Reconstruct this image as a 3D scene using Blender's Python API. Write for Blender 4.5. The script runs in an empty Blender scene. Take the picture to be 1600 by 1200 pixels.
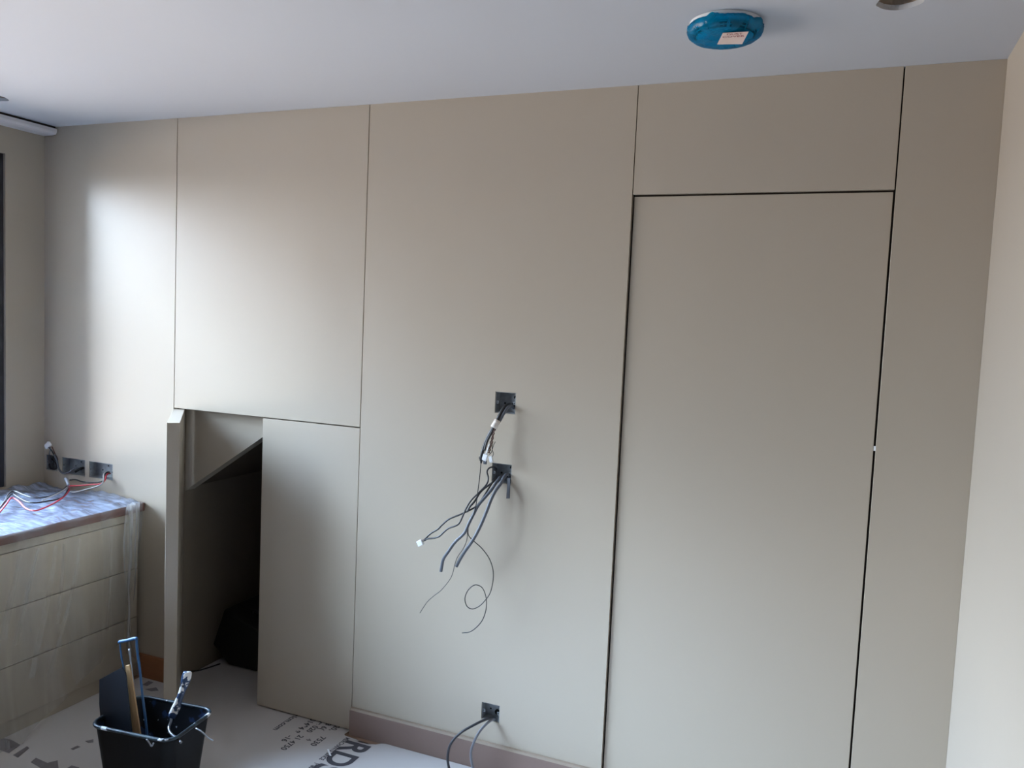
import bpy, bmesh, math, random
from mathutils import Vector, Matrix, noise
random.seed(4)
scn = bpy.context.scene
COL = scn.collection

# ------------------------------------------------------------------ camera
cam_d = bpy.data.cameras.new('camera'); cam = bpy.data.objects.new('camera', cam_d); COL.objects.link(cam)
cam_d.sensor_width = 36.0; cam_d.lens = 28.3629; cam_d.clip_start = 0.02
cam.matrix_world = Matrix([[0.92422, -0.068699, 0.375629, 0.112573], [0.379323, 0.05199, -0.923802, -2.605329], [0.043935, 0.996282, 0.074109, 1.615646], [0.0, 0.0, 0.0, 1.0]])
scn.camera = cam

# ------------------------------------------------------------------ view, world, daylight
scn.view_settings.view_transform = 'Standard'; scn.view_settings.look = 'None'
scn.view_settings.gamma = 1.0; scn.view_settings.use_curve_mapping = False
scn.view_settings.exposure = 0.0
SKY = 1.0
world = bpy.data.worlds.new('world'); scn.world = world; world.use_nodes = True
wn, wl = world.node_tree.nodes, world.node_tree.links
wn.clear()
tc = wn.new('ShaderNodeTexCoord'); sx = wn.new('ShaderNodeSeparateXYZ'); wl.new(tc.outputs['Generated'], sx.inputs[0])
mr = wn.new('ShaderNodeMapRange'); wl.new(sx.outputs['Z'], mr.inputs['Value']); mr.inputs['From Min'].default_value = -1; mr.inputs['From Max'].default_value = 1
cr = wn.new('ShaderNodeValToRGB'); wl.new(mr.outputs[0], cr.inputs[0])
e = cr.color_ramp.elements
e[0].position = 0.0; e[0].color = (1.00, 0.92, 0.85, 1)          # paving in daylight
e[1].position = 1.0; e[1].color = (6.9, 9.8, 14.0, 1)
for pos, c in ((0.435, (1.00, 0.92, 0.85, 1)), (0.455, (0.18, 0.16, 0.15, 1)), (0.495, (0.20, 0.18, 0.17, 1)), (0.505, (1.25, 1.33, 1.42, 1)), (0.60, (1.6, 1.88, 2.2, 1)), (0.70, (2.4, 3.2, 4.4, 1)), (0.85, (5.9, 8.4, 12.0, 1))):
    n = e.new(pos); n.color = c
bg = wn.new('ShaderNodeBackground'); bg.inputs['Strength'].default_value = 11.9 * SKY
wl.new(cr.outputs[0], bg.inputs[0]); wo = wn.new('ShaderNodeOutputWorld'); wl.new(bg.outputs[0], wo.inputs[0])

def portal(name, loc, rot, sx_, sy_):
    l = bpy.data.lights.new(name, 'AREA'); l.shape = 'RECTANGLE'; l.size = sx_; l.size_y = sy_; l.cycles.is_portal = True
    o = bpy.data.objects.new(name, l); COL.objects.link(o); o.location = loc; o.rotation_euler = rot; return o

# hazy sun behind thin cloud, coming in through the left window from the viewer's side
sun_d = bpy.data.lights.new('hazy_sun', 'SUN'); sun_d.energy = 20.0; sun_d.angle = math.radians(44); sun_d.color = (0.58, 0.80, 1.0)
sun_o = bpy.data.objects.new('hazy_sun', sun_d); COL.objects.link(sun_o); sun_o.location = (-6, -4, 5)
sun_el, sun_az = math.radians(30), math.radians(51)   # azimuth from the window's outward normal towards the viewer
sun_dir = Vector((-math.cos(sun_el) * math.cos(sun_az), -math.cos(sun_el) * math.sin(sun_az), math.sin(sun_el)))
sun_o.rotation_euler = sun_dir.to_track_quat('Z', 'Y').to_euler()

# ------------------------------------------------------------------ dimensions of the room
XL, XA, XB, XC, XD, XR = -3.2607, -2.4848, -1.5613, -0.553, 0.2214, 0.4763
XF = 3.2                               # unseen widening on the viewer's side, added to cut bounced light
H = 2.4; YN = -7.5                     # ceiling height, wall behind the viewer
WY0, WY1, WZ0, WZ1 = -2.6, -0.184, 0.80, 2.248   # window opening in the left wall
portal('window_daylight', (XL - 0.12, (WY0 + WY1) / 2, (WZ0 + WZ1) / 2), (0, -math.pi / 2, 0), WZ1 - WZ0, WY1 - WY0)

# ------------------------------------------------------------------ helpers
def new_obj(name, me, parent=None, mat=None):
    o = bpy.data.objects.new(name, me); COL.objects.link(o)
    if parent is not None: o.parent = parent; o.matrix_parent_inverse = parent.matrix_world.inverted()
    if mat is not None: me.materials.append(mat)
    return o
def finish(name, bm, mat, parent=None, smooth=False):
    bmesh.ops.recalc_face_normals(bm, faces=bm.faces[:])
    me = bpy.data.meshes.new(name); bm.to_mesh(me); bm.free()
    if smooth:
        for pl in me.polygons: pl.use_smooth = True
    return new_obj(name, me, parent, mat)
def tag(o, label=None, cat=None, group=None, kind=None):
    if label: o['label'] = label
    if cat: o['category'] = cat
    if group: o['group'] = group
    if kind: o['kind'] = kind
    return o
def thing(name, label, cat, loc=(0, 0, 0), group=None, kind=None):
    o = bpy.data.objects.new(name, None); COL.objects.link(o); o.location = loc
    o.empty_display_size = 0.05
    o.matrix_world = Matrix.Translation(loc)
    tag(o, label, cat, group, kind); return o
def add_box(bm, x0, x1, y0, y1, z0, z1, bevel=0.0, seg=1):
    vs = [bm.verts.new((x, y, z)) for x in (x0, x1) for y in (y0, y1) for z in (z0, z1)]
    fs = [bm.faces.new([vs[i] for i in q]) for q in ((0, 1, 3, 2), (4, 6, 7, 5), (0, 4, 5, 1), (2, 3, 7, 6), (0, 2, 6, 4), (1, 5, 7, 3))]
    if bevel:
        es = list({ed for f in fs for ed in f.edges})
        bmesh.ops.bevel(bm, geom=es, offset=bevel, segments=seg, profile=0.5, affect='EDGES')
def box(name, x0, x1, y0, y1, z0, z1, mat, parent=None, bevel=0.0, seg=1):
    bm = bmesh.new(); add_box(bm, x0, x1, y0, y1, z0, z1, bevel, seg); return finish(name, bm, mat, parent)
def plate(name, u0, u1, v0, v1, w0, w1, holes, mat, parent=None, axis='y'):
    """Slab spanning u,v with rectangular holes through its thickness w. axis = thickness axis."""
    us = sorted({u0, u1, *[h[0] for h in holes], *[h[1] for h in holes]}); vs = sorted({v0, v1, *[h[2] for h in holes], *[h[3] for h in holes]})
    def P(u, v, w): return (u, w, v) if axis == 'y' else ((w, u, v) if axis == 'x' else (u, v, w))
    bm = bmesh.new(); V = {}
    def vert(i, j, k):
        if (i, j, k) not in V: V[(i, j, k)] = bm.verts.new(P(us[i], vs[j], (w0, w1)[k]))
        return V[(i, j, k)]
    def solid(i, j):
        if i < 0 or j < 0 or i >= len(us) - 1 or j >= len(vs) - 1: return False
        cu, cv = (us[i] + us[i + 1]) / 2, (vs[j] + vs[j + 1]) / 2
        return not any(h[0] < cu < h[1] and h[2] < cv < h[3] for h in holes)
    for i in range(len(us) - 1):
        for j in range(len(vs) - 1):
            if not solid(i, j): continue
            for k in (0, 1): bm.faces.new([vert(i, j, k), vert(i + 1, j, k), vert(i + 1, j + 1, k), vert(i, j + 1, k)])
            for di, dj, a, b in ((-1, 0, (i, j), (i, j + 1)), (1, 0, (i + 1, j), (i + 1, j + 1)), (0, -1, (i, j), (i + 1, j)), (0, 1, (i, j + 1), (i + 1, j + 1))):
                if not solid(i + di, j + dj):
                    bm.faces.new([vert(*a, 0), vert(*b, 0), vert(*b, 1), vert(*a, 1)])
    return finish(name, bm, mat, parent)
def prism(name, pts, d, mat, parent=None, bevel=0.0):
    """Polygon pts (3D, coplanar) extruded by the vector d."""
    bm = bmesh.new(); d = Vector(d)
    a = [bm.verts.new(p) for p in pts]; b = [bm.verts.new(Vector(p) + d) for p in pts]
    bm.faces.new(a); bm.faces.new(b[::-1]); n = len(pts)
    for i in range(n): bm.faces.new([a[i], b[i], b[(i + 1) % n], a[(i + 1) % n]])
    if bevel: bmesh.ops.bevel(bm, geom=bm.edges[:], offset=bevel, segments=2, profile=0.5, affect='EDGES')
    return finish(name, bm, mat, parent)
def smooth_path(pts, n=6):
    pts = [Vector(p) for p in pts]
    if len(pts) < 3: return pts
    P = [pts[0] * 2 - pts[1]] + pts + [pts[-1] * 2 - pts[-2]]; out = []
    for i in range(1, len(P) - 2):
        for k in range(n):
            t = k / n; a, b, c, d = P[i - 1], P[i], P[i + 1], P[i + 2]
            out.append(0.5 * ((2 * b) + (c - a) * t + (2 * a - 5 * b + 4 * c - d) * t * t + (3 * b - a - 3 * c + d) * t ** 3))
    out.append(pts[-1]); return out
def add_tube(bm, pts, r, sides=8, flat=1.0, smooth=True, n=6):
    P = smooth_path(pts, n) if smooth else [Vector(p) for p in pts]
    R_ = r if callable(r) else (lambda t: r)
    t0 = (P[1] - P[0]).normalized(); nrm = t0.orthogonal().normalized(); rings = []
    for i, q in enumerate(P):
        t = (P[min(i + 1, len(P) - 1)] - P[max(i - 1, 0)])
        t = t.normalized() if t.length > 1e-9 else t0
        nrm = (nrm - t * nrm.dot(t)).normalized(); b = t.cross(nrm); rr = R_(i / (len(P) - 1))
        rings.append([bm.verts.new(q + nrm * math.cos(a) * rr + b * math.sin(a) * rr * flat) for a in [2 * math.pi * k / sides for k in range(sides)]])
    for a, b in zip(rings, rings[1:]):
        for k in range(sides): bm.faces.new([a[k], a[(k + 1) % sides], b[(k + 1) % sides], b[k]])
    bm.faces.new(rings[0][::-1]); bm.faces.new(rings[-1])
def tube(name, pts, r, mat, parent=None, sides=8, flat=1.0, smooth=True, n=6):
    bm = bmesh.new(); add_tube(bm, pts, r, sides, flat, smooth, n); return finish(name, bm, mat, parent, smooth=sides > 5)
def add_disc_cyl(bm, c, axis, r, h, n=20):
    ax = Vector(axis).normalized(); u = ax.orthogonal().normalized(); v = ax.cross(u); c = Vector(c)
    a = [bm.verts.new(c + (u * math.cos(t) + v * math.sin(t)) * r) for t in [2 * math.pi * k / n for k in range(n)]]
    b = [bm.verts.new(q.co + ax * h) for q in a]
    bm.faces.new(a[::-1]); bm.faces.new(b)
    for k in range(n): bm.faces.new([a[k], a[(k + 1) % n], b[(k + 1) % n], b[k]])
def cyl(name, c, axis, r, h, mat, parent=None, n=20):
    bm = bmesh.new(); add_disc_cyl(bm, c, axis, r, h, n); return finish(name, bm, mat, parent)
def text_mesh(name, body, size, loc, rot, mat, parent, bold=0.0, sx_=1.0, align='LEFT'):
    cu = bpy.data.curves.new('lettering_curve', 'FONT'); cu.body = body; cu.size = size; cu.offset = bold; cu.align_x = align; cu.space_character = 1.04
    tmp = bpy.data.objects.new('lettering_tmp', cu); COL.objects.link(tmp)
    bpy.context.view_layer.update()
    me = bpy.data.meshes.new_from_object(tmp.evaluated_get(bpy.context.evaluated_depsgraph_get()))
    bpy.data.objects.remove(tmp); bpy.data.curves.remove(cu)
    M = Matrix.Translation(loc) @ rot.to_4x4() @ Matrix.Diagonal((sx_, 1, 1, 1)); me.transform(M); me.name = name
    return new_obj(name, me, parent, mat)

# ------------------------------------------------------------------ materials
def srgb(r, g, b):
    return tuple(((c / 255) / 12.92 if c / 255 <= 0.04045 else ((c / 255 + 0.055) / 1.055) ** 2.4) for c in (r, g, b)) + (1,)
def mat(name, col, rough=0.5, metal=0.0, bump=0.0, bscale=60.0, var=0.0, vscale=3.0, spec=0.5, stretch=(1, 1, 1), coat=0.0):
    m = bpy.data.materials.new(name); m.use_nodes = True; N, L = m.node_tree.nodes, m.node_tree.links
    b = N['Principled BSDF']; b.inputs['Roughness'].default_value = rough; b.inputs['Metallic'].default_value = metal
    b.inputs['Specular IOR Level'].default_value = spec; b.inputs['Base Color'].default_value = col
    if coat: b.inputs['Coat Weight'].default_value = coat
    t = N.new('ShaderNodeTexCoord'); mp = N.new('ShaderNodeMapping'); mp.inputs['Scale'].default_value = stretch; L.new(t.outputs['Object'], mp.inputs[0])
    nz = N.new('ShaderNodeTexNoise'); nz.inputs['Scale'].default_value = vscale; nz.inputs['Detail'].default_value = 5; L.new(mp.outputs[0], nz.inputs['Vector'])
    if var:
        mx = N.new('ShaderNodeMix'); mx.data_type = 'RGBA'; L.new(nz.outputs['Fac'], mx.inputs['Factor'])
        mx.inputs['A'].default_value = tuple(c * (1 - var) for c in col[:3]) + (1,); mx.inputs['B'].default_value = tuple(min(1, c * (1 + var)) for c in col[:3]) + (1,)
        L.new(mx.outputs['Result'], b.inputs['Base Color'])
    if bump:
        n2 = N.new('ShaderNodeTexNoise'); n2.inputs['Scale'].default_value = bscale; n2.inputs['Detail'].default_value = 4; L.new(mp.outputs[0], n2.inputs['Vector'])
        bp = N.new('ShaderNodeBump'); bp.inputs['Strength'].default_value = bump; bp.inputs['Distance'].default_value = 0.002; L.new(n2.outputs['Fac'], bp.inputs['Height']); L.new(bp.outputs[0], b.inputs['Normal'])
    return m
BEIGE = srgb(182, 170, 153)
M_wall = mat('beige_wall_paint', BEIGE, rough=0.31, bump=0.04, bscale=35, var=0.012, vscale=1.5, spec=0.64)
M_side = mat('pale_beige_emulsion', srgb(184, 174, 160), rough=0.75, bump=0.08, bscale=60, var=0.015, spec=0.3)
M_left = mat('beige_emulsion', srgb(178, 167, 150), rough=0.75, bump=0.08, bscale=60, var=0.015, spec=0.3)
M_far = mat('darkened_unseen_wall_paint', srgb(120, 112, 102), rough=0.8)  # unseen walls darkened so they bounce less light into the room
M_ceil = mat('white_ceiling_paint', srgb(193, 194, 197), rough=0.85, bump=0.05, bscale=50, spec=0.2)
M_gap = mat('gap_shade_dark', srgb(40, 34, 30), rough=0.9)  # dark colour stands in for shade in the panel and track gaps
M_mdf = mat('raw_mdf', srgb(134, 112, 102), rough=0.7, bump=0.1, bscale=150, var=0.12, vscale=6)
M_mdfedge = mat('primed_mdf_edge', srgb(146, 130, 114), rough=0.6, var=0.05, vscale=9)
M_oak = mat('orange_timber', srgb(150, 98, 62), rough=0.5, bump=0.1, bscale=40, var=0.15, vscale=10, stretch=(1, 6, 12))
M_floor = mat('brown_floor_boards', srgb(140, 112, 92), rough=0.6, bump=0.1, bscale=20, var=0.12, vscale=5)
M_paper = mat('floor_paper', srgb(196, 192, 190), rough=0.55, bump=0.35, bscale=7, var=0.05, vscale=2.5, spec=0.35)
M_ink = mat('grey_printing_ink', srgb(70, 69, 76), rough=0.6, var=0.12, vscale=60)
M_ink2 = mat('faint_printing_ink', srgb(122, 118, 122), rough=0.6, var=0.2, vscale=40)
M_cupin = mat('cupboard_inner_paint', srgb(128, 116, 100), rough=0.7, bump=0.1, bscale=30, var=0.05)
M_black = mat('black_plastic', srgb(11, 11, 13), rough=0.6, spec=0.25, bump=0.1, bscale=80, var=0.1)
M_case = mat('black_fabric_case', srgb(14, 13, 14), rough=0.8, bump=0.4, bscale=250)
M_galv = mat('galvanised_steel', srgb(150, 154, 158), rough=0.45, metal=0.35, bump=0.3, bscale=60, var=0.45, vscale=70)
M_dark = mat('dark_hole', srgb(12, 12, 13), rough=0.9)
M_cgrey = mat('grey_cable_sheath', srgb(88, 92, 100), rough=0.42)
M_cpalegrey = mat('pale_grey_cable_sheath', srgb(126, 128, 136), rough=0.42)
M_cdgrey = mat('dark_grey_cable_sheath', srgb(50, 50, 55), rough=0.42)
M_cblack = mat('black_cable_sheath', srgb(24, 24, 27), rough=0.4)
M_cred = mat('red_wire_insulation', srgb(196, 52, 66), rough=0.4)
M_cbrown = mat('brown_wire_insulation', srgb(86, 52, 42), rough=0.45)
M_cpale = mat('pale_grey_wire_insulation', srgb(178, 176, 178), rough=0.4)
M_white = mat('white_plastic', srgb(232, 234, 236), rough=0.35)
M_tape = mat('off_white_tape', srgb(226, 216, 206), rough=0.6)
M_frame = mat('anthracite_window_frame', srgb(44, 44, 50), rough=0.4)
M_wood = mat('dark_worktop_timber', srgb(92, 56, 44), rough=0.4, bump=0.1, bscale=30, var=0.2, vscale=14, stretch=(8, 1, 8))
M_stick = mat('stirring_stick_wood', srgb(176, 140, 96), rough=0.7, var=0.15, vscale=30, stretch=(8, 8, 1))
M_blue = mat('blue_handle_plastic', srgb(40, 82, 122), rough=0.5, var=0.15, vscale=30)
M_steel = mat('steel_rod', srgb(150, 152, 156), rough=0.35, metal=0.8, var=0.1, vscale=40)
M_slate = mat('dark_slate_plastic', srgb(34, 38, 46), rough=0.5, spec=0.3, var=0.15, vscale=10)
M_plaster = mat('torn_plasterboard', srgb(176, 162, 148), rough=0.9, bump=0.5, bscale=60, var=0.2, vscale=30)
M_slot = mat('smoke_alarm_slot', srgb(20, 50, 74), rough=0.8)  # dark blue stands in for shade inside the vent slots
M_sticker = mat('sticker_paper', srgb(232, 208, 196), rough=0.6, var=0.04, vscale=30)
M_sticktxt = mat('sticker_red_print', srgb(140, 36, 40), rough=0.6)

def splatter_mat(name, base, cols, scale, thr):
    m = mat(name, base, rough=0.4, bump=0.3, bscale=90); N, L = m.node_tree.nodes, m.node_tree.links; b = N['Principled BSDF']
    t = N.new('ShaderNodeTexCoord'); prev = None
    for k, (c, s) in enumerate(zip(cols, scale)):
        nz = N.new('ShaderNodeTexNoise'); nz.inputs['Scale'].default_value = s; nz.inputs['Detail'].default_value = 3; nz.noise_dimensions = '4D'; nz.inputs['W'].default_value = 3.1 * k
        L.new(t.outputs['Object'], nz.inputs['Vector'])
        mr_ = N.new('ShaderNodeMapRange'); mr_.inputs['From Min'].default_value = thr[k]; mr_.inputs['From Max'].default_value = thr[k] + 0.03; L.new(nz.outputs['Fac'], mr_.inputs['Value'])
        mx = N.new('ShaderNodeMix'); mx.data_type = 'RGBA'; L.new(mr_.outputs[0], mx.inputs['Factor']); mx.inputs['B'].default_value = c
        if prev is None: mx.inputs['A'].default_value = base
        else: L.new(prev, mx.inputs['A'])
        prev = mx.outputs['Result']
    L.new(prev, b.inputs['Base Color']); return m
M_rim = splatter_mat('paint_caked_rim', srgb(22, 30, 38), (srgb(46, 62, 70), srgb(222, 226, 232)), (22, 20), (0.5, 0.6))
M_bin = splatter_mat('splashed_bucket_inside', srgb(13, 16, 22), (srgb(34, 52, 84), srgb(196, 206, 222)), (18, 42), (0.56, 0.68))
M_roller = splatter_mat('paint_caked_handle', srgb(36, 56, 86), (srgb(20, 24, 34), srgb(222, 218, 212)), (40, 34), (0.56, 0.48))

def film_mat(name, tint, lo, hi, scale, stretch, rough=0.18, bumpd=0.004, bumps=0.6, see=(1, 1, 1, 1)):
    m = bpy.data.materials.new(name); m.use_nodes = True; N, L = m.node_tree.nodes, m.node_tree.links; N.clear()
    out = N.new('ShaderNodeOutputMaterial'); tr = N.new('ShaderNodeBsdfTransparent'); tr.inputs['Color'].default_value = see
    pb = N.new('ShaderNodeBsdfPrincipled'); pb.inputs['Base Color'].default_value = tint; pb.inputs['Roughness'].default_value = rough; pb.inputs['Specular IOR Level'].default_value = 0.8
    tl = N.new('ShaderNodeBsdfTranslucent'); tl.inputs['Color'].default_value = tint
    t = N.new('ShaderNodeTexCoord'); mp = N.new('ShaderNodeMapping'); mp.inputs['Scale'].default_value = stretch; L.new(t.outputs['Object'], mp.inputs[0])
    nz = N.new('ShaderNodeTexNoise'); nz.inputs['Scale'].default_value = scale; nz.inputs['Detail'].default_value = 4; nz.inputs['Distortion'].default_value = 0.6; L.new(mp.outputs[0], nz.inputs['Vector'])
    bp = N.new('ShaderNodeBump'); bp.inputs['Strength'].default_value = bumps; bp.inputs['Distance'].default_value = bumpd; L.new(nz.outputs['Fac'], bp.inputs['Height']); L.new(bp.outputs[0], pb.inputs['Normal'])
    mr_ = N.new('ShaderNodeMapRange'); mr_.inputs['From Min'].default_value = 0.35; mr_.inputs['From Max'].default_value = 0.7; mr_.inputs['To Min'].default_value = lo; mr_.inputs['To Max'].default_value = hi; L.new(nz.outputs['Fac'], mr_.inputs['Value'])
    s1 = N.new('ShaderNodeMixShader'); s1.inputs[0].default_value = 0.35; L.new(pb.outputs[0], s1.inputs[1]); L.new(tl.outputs[0], s1.inputs[2])
    s2 = N.new('ShaderNodeMixShader'); L.new(mr_.outputs[0], s2.inputs[0]); L.new(tr.outputs[0], s2.inputs[1]); L.new(s1.outputs[0], s2.inputs[2])
    L.new(s2.outputs[0], out.inputs[0]); return m
M_film = film_mat('sky_tinted_dust_sheet_top', srgb(196, 212, 240), 0.32, 0.98, 11, (1.0, 5.0, 1), rough=0.12)  # blue tint paints in the sky's reflection on the sheet
M_drape = film_mat('clear_dust_sheet_hanging', srgb(200, 202, 204), 0.04, 0.40, 2.2, (1, 4.2, 0.55), rough=0.3)
M_cover = film_mat('blue_plastic_film', srgb(0, 150, 192), 0.22, 0.62, 22, (1, 1, 1), rough=0.14, bumps=1.0, bumpd=0.006, see=srgb(0, 180, 212))
def glass_mat():
    m = bpy.data.materials.new('window_glass'); m.use_nodes = True; N, L = m.node_tree.nodes, m.node_tree.links; N.clear()
    out = N.new('ShaderNodeOutputMaterial'); tr = N.new('ShaderNodeBsdfTransparent'); gl = N.new('ShaderNodeBsdfGlossy'); gl.inputs['Roughness'].default_value = 0.0
    fr = N.new('ShaderNodeFresnel'); fr.inputs[0].default_value = 1.45; mx = N.new('ShaderNodeMixShader')
    L.new(fr.outputs[0], mx.inputs[0]); L.new(tr.outputs[0], mx.inputs[1]); L.new(gl.outputs[0], mx.inputs[2]); L.new(mx.outputs[0], out.inputs[0]); return m
M_glass = glass_mat()

# ================================================================== ROOM SHELL
def cell_ring_hole(bm, cx, cy, s, r, z0, z1, rag, n=32):
    """square cell of half-size s with a ragged round hole, between z0 (face) and z1 (top)"""
    hole0, hole1, out0, out1 = [], [], [], []
    for k in range(n):
        a = 2 * math.pi * k / n; c_, s_ = math.cos(a), math.sin(a)
        rr = r * (1 + rag * (noise.noise(Vector((c_ * 2, s_ * 2, cx))) ) )
        m_ = s / max(abs(c_), abs(s_))
        for lst, z, q in ((hole0, z0, rr), (hole1, z1, rr * 0.97), (out0, z0, m_), (out1, z1, m_)): lst.append(bm.verts.new((cx + c_ * q, cy + s_ * q, z)))
    for k in range(n):
        j = (k + 1) % n
        bm.faces.new([hole0[k], hole0[j], out0[j], out0[k]]); bm.faces.new([hole1[k], out1[k], out1[j], hole1[j]]); bm.faces.new([hole0[k], hole1[k], hole1[j], hole0[j]])
# ceiling with two round cut-outs
HOLES = ((0.181, -0.487, 0.05), (-2.995, -0.432, 0.058))
S = 0.1
ceil_o = plate('ceiling', XL - 0.3, XF + 0.3, YN, 0.9, H, H + 0.012, [(h[0] - S, h[0] + S, h[1] - S, h[1] + S) for h in HOLES], M_ceil, axis='z'); tag(ceil_o, kind='structure')
for hx, hy, hr in HOLES:
    bm = bmesh.new(); cell_ring_hole(bm, hx, hy, S, hr, H, H + 0.012, 0.10); finish('cut_out', bm, M_ceil, ceil_o)
    bm = bmesh.new()
    n = 40; rings = []
    for zi, z in enumerate((H + 0.0125, H + 0.022, H + 0.034)):
        rings.append([bm.verts.new((hx + math.cos(2 * math.pi * k / n) * hr * (1.0 + 0.10 * noise.noise(Vector((k * 0.35, zi * 3.0, hx)))), hy + math.sin(2 * math.pi * k / n) * hr * (1.0 + 0.10 * noise.noise(Vector((k * 0.35, zi * 3.0, hx + 5)))), z + 0.004 * noise.noise(Vector((k * 0.6, zi, 0))))) for k in range(n)])
    for a, b in zip(rings, rings[1:]):
        for k in range(n): bm.faces.new([a[k], a[(k + 1) % n], b[(k + 1) % n], b[k]])
    finish('torn_edge', bm, M_plaster, ceil_o)
    box('void', hx - 0.1, hx + 0.1, hy - 0.1, hy + 0.1, H + 0.09, H + 0.10, M_dark, ceil_o)  # near-black top and sides stand in for shade inside the hole
    for s_ in (-1, 1): 
        box('void_side', hx - 0.1, hx + 0.1, hy + s_ * 0.1 - 0.005, hy + s_ * 0.1 + 0.005, H + 0.013, H + 0.09, M_dark, ceil_o)
        box('void_side', hx + s_ * 0.1 - 0.005, hx + s_ * 0.1 + 0.005, hy - 0.1, hy + 0.1, H + 0.013, H + 0.09, M_dark, ceil_o)
slab = box('ceiling_slab', XL - 0.3, XF + 0.3, YN, 0.9, H + 0.12, H + 0.15, M_dark, ceil_o)
floor_o = tag(box('floor', XL - 0.3, XF + 0.3, YN, 0.9, -0.05, -0.006, M_floor), kind='structure')
wall_right = tag(box('wall_right', XR, XR + 0.12, -1.7, 0.92, -0.006, H, M_side), kind='structure')
tag(box('wall_added_return', XR + 0.12, XF, -1.7, -1.58, -0.006, H, M_far), kind='structure')  # unseen walls of the added widening, there to weaken bounced light
tag(box('wall_added_right', XF, XF + 0.12, YN, -1.58, -0.006, H, M_far), kind='structure')
tag(box('wall_leak_stop', XL, XR, 0.92, 1.0, -0.006, H, M_far), kind='structure')  # unseen wall added to stop daylight leaking into the cupboard
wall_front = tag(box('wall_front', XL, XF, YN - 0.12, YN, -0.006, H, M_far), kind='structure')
wall_left = tag(plate('wall_left', YN, 0.92, -0.006, H, XL - 0.16, XL, [(WY0, WY1, WZ0, WZ1)], M_left, axis='x'), kind='structure')

# window in the left wall: dark frame, glazing
win = thing('window_1', 'dark framed window in the left wall beside the worktop', None, (XL, WY1, WZ0), kind='structure')
fx0, fx1 = XL - 0.085, XL - 0.010
for nm, a in (('frame_jamb', (WY1 - 0.055, WY1, WZ0, WZ1)), ('frame_jamb', (WY0, WY0 + 0.055, WZ0, WZ1)), ('frame_head', (WY0 + 0.055, WY1 - 0.055, WZ1 - 0.055, WZ1)), ('frame_sill', (WY0 + 0.055, WY1 - 0.055, WZ0, WZ0 + 0.055)), ('mullion', (-1.422, -1.362, WZ0 + 0.055, WZ1 - 0.055))):
    box(nm, fx0, fx1, a[0], a[1], a[2], a[3], M_frame, win, bevel=0.003)
for a0, a1 in ((WY0 + 0.055, -1.422), (-1.362, WY1 - 0.055)):
    box('pane', XL - 0.05, XL - 0.045, a0, a1, WZ0 + 0.055, WZ1 - 0.055, M_glass, win)

# panelled wall ahead: backing coloured dark as the gaps' shade, painted panels in front
BT = 0.05
boxes = {  # name: x0,x1,z0,z1
 'up': (-1.008, -0.930, 1.301, 1.376), 'mid': (-1.009, -0.934, 1.053, 1.122), 'low': (-1.010, -0.939, 0.180, 0.244),
 'la': (-3.250, -3.176, 0.851, 0.923), 'lb': (-3.146, -3.001, 0.846, 0.921), 'lc': (-2.977, -2.832, 0.847, 0.920)}
CUPX0, CUPX1, CUPZ = XA, XB, 1.1975
wall_back = tag(plate('wall_back', XL, XR, -0.006, H, 0.0215, 0.10, [(CUPX0 + 0.002, CUPX1 - 0.002, -0.02, CUPZ)] + [(b[0] - 0.002, b[1] + 0.002, b[2] - 0.002, b[3] + 0.002) for b in boxes.values()], M_gap), kind='structure')
g = 0.0016
T = 0.0215
plate('wall_panel', XL, XA - g, -0.006, H, 0, T, [boxes[k] for k in ('la', 'lb', 'lc')], M_wall, wall_back)
box('wall_panel', XA + g, XB - g, 0, T, CUPZ + 0.002, H, M_wall, wall_back, bevel=0.0008)
plate('wall_panel', XB + g, XC - g, -0.006, H, 0, T, [boxes[k] for k in ('up', 'mid', 'low')], M_wall, wall_back)
box('wall_panel', XC + g, XD - g, 0, T, 2.0525, H, M_wall, wall_back, bevel=0.0008)
box('wall_panel', XD + g * 1.6, XR, 0, T, -0.006, H, M_wall, wall_back, bevel=0.0008)
# tall flush door
door = thing('door_1', 'tall flush beige door without handle set in the panelled wall', None, (XC, 0, 0), kind='structure')
box('door_leaf', XC + 0.0045, XD - 0.0035, 0.010, 0.0212, 0.004, 2.0465, M_wall, door, bevel=0.001)
box('latch_plate', XD - 0.0035, XD + 0.0022, 0.0015, 0.006, 1.288, 1.302, M_white, door)
# skirtings
def skirting(name, x0, x1, m_, m2):
    o = box(name, x0, x1, -0.016, -0.0002, -0.0055, 0.0945, m_)
    prism('bevelled_top', [(x0, -0.016, 0.0947), (x0, -0.0002, 0.0947), (x0, -0.0002, 0.102), (x0, -0.010, 0.1005)], (x1 - x0, 0, 0), m2, o)
    return tag(o, kind='structure')
skirting('baseboard_back', XB + 0.001, XC - 0.003, M_mdf, M_mdfedge)
sk2 = tag(box('baseboard_left', -2.66, XA - 0.004, -0.014, -0.0002, -0.0055, 0.100, M_oak, bevel=0.002), kind='structure')

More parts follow.
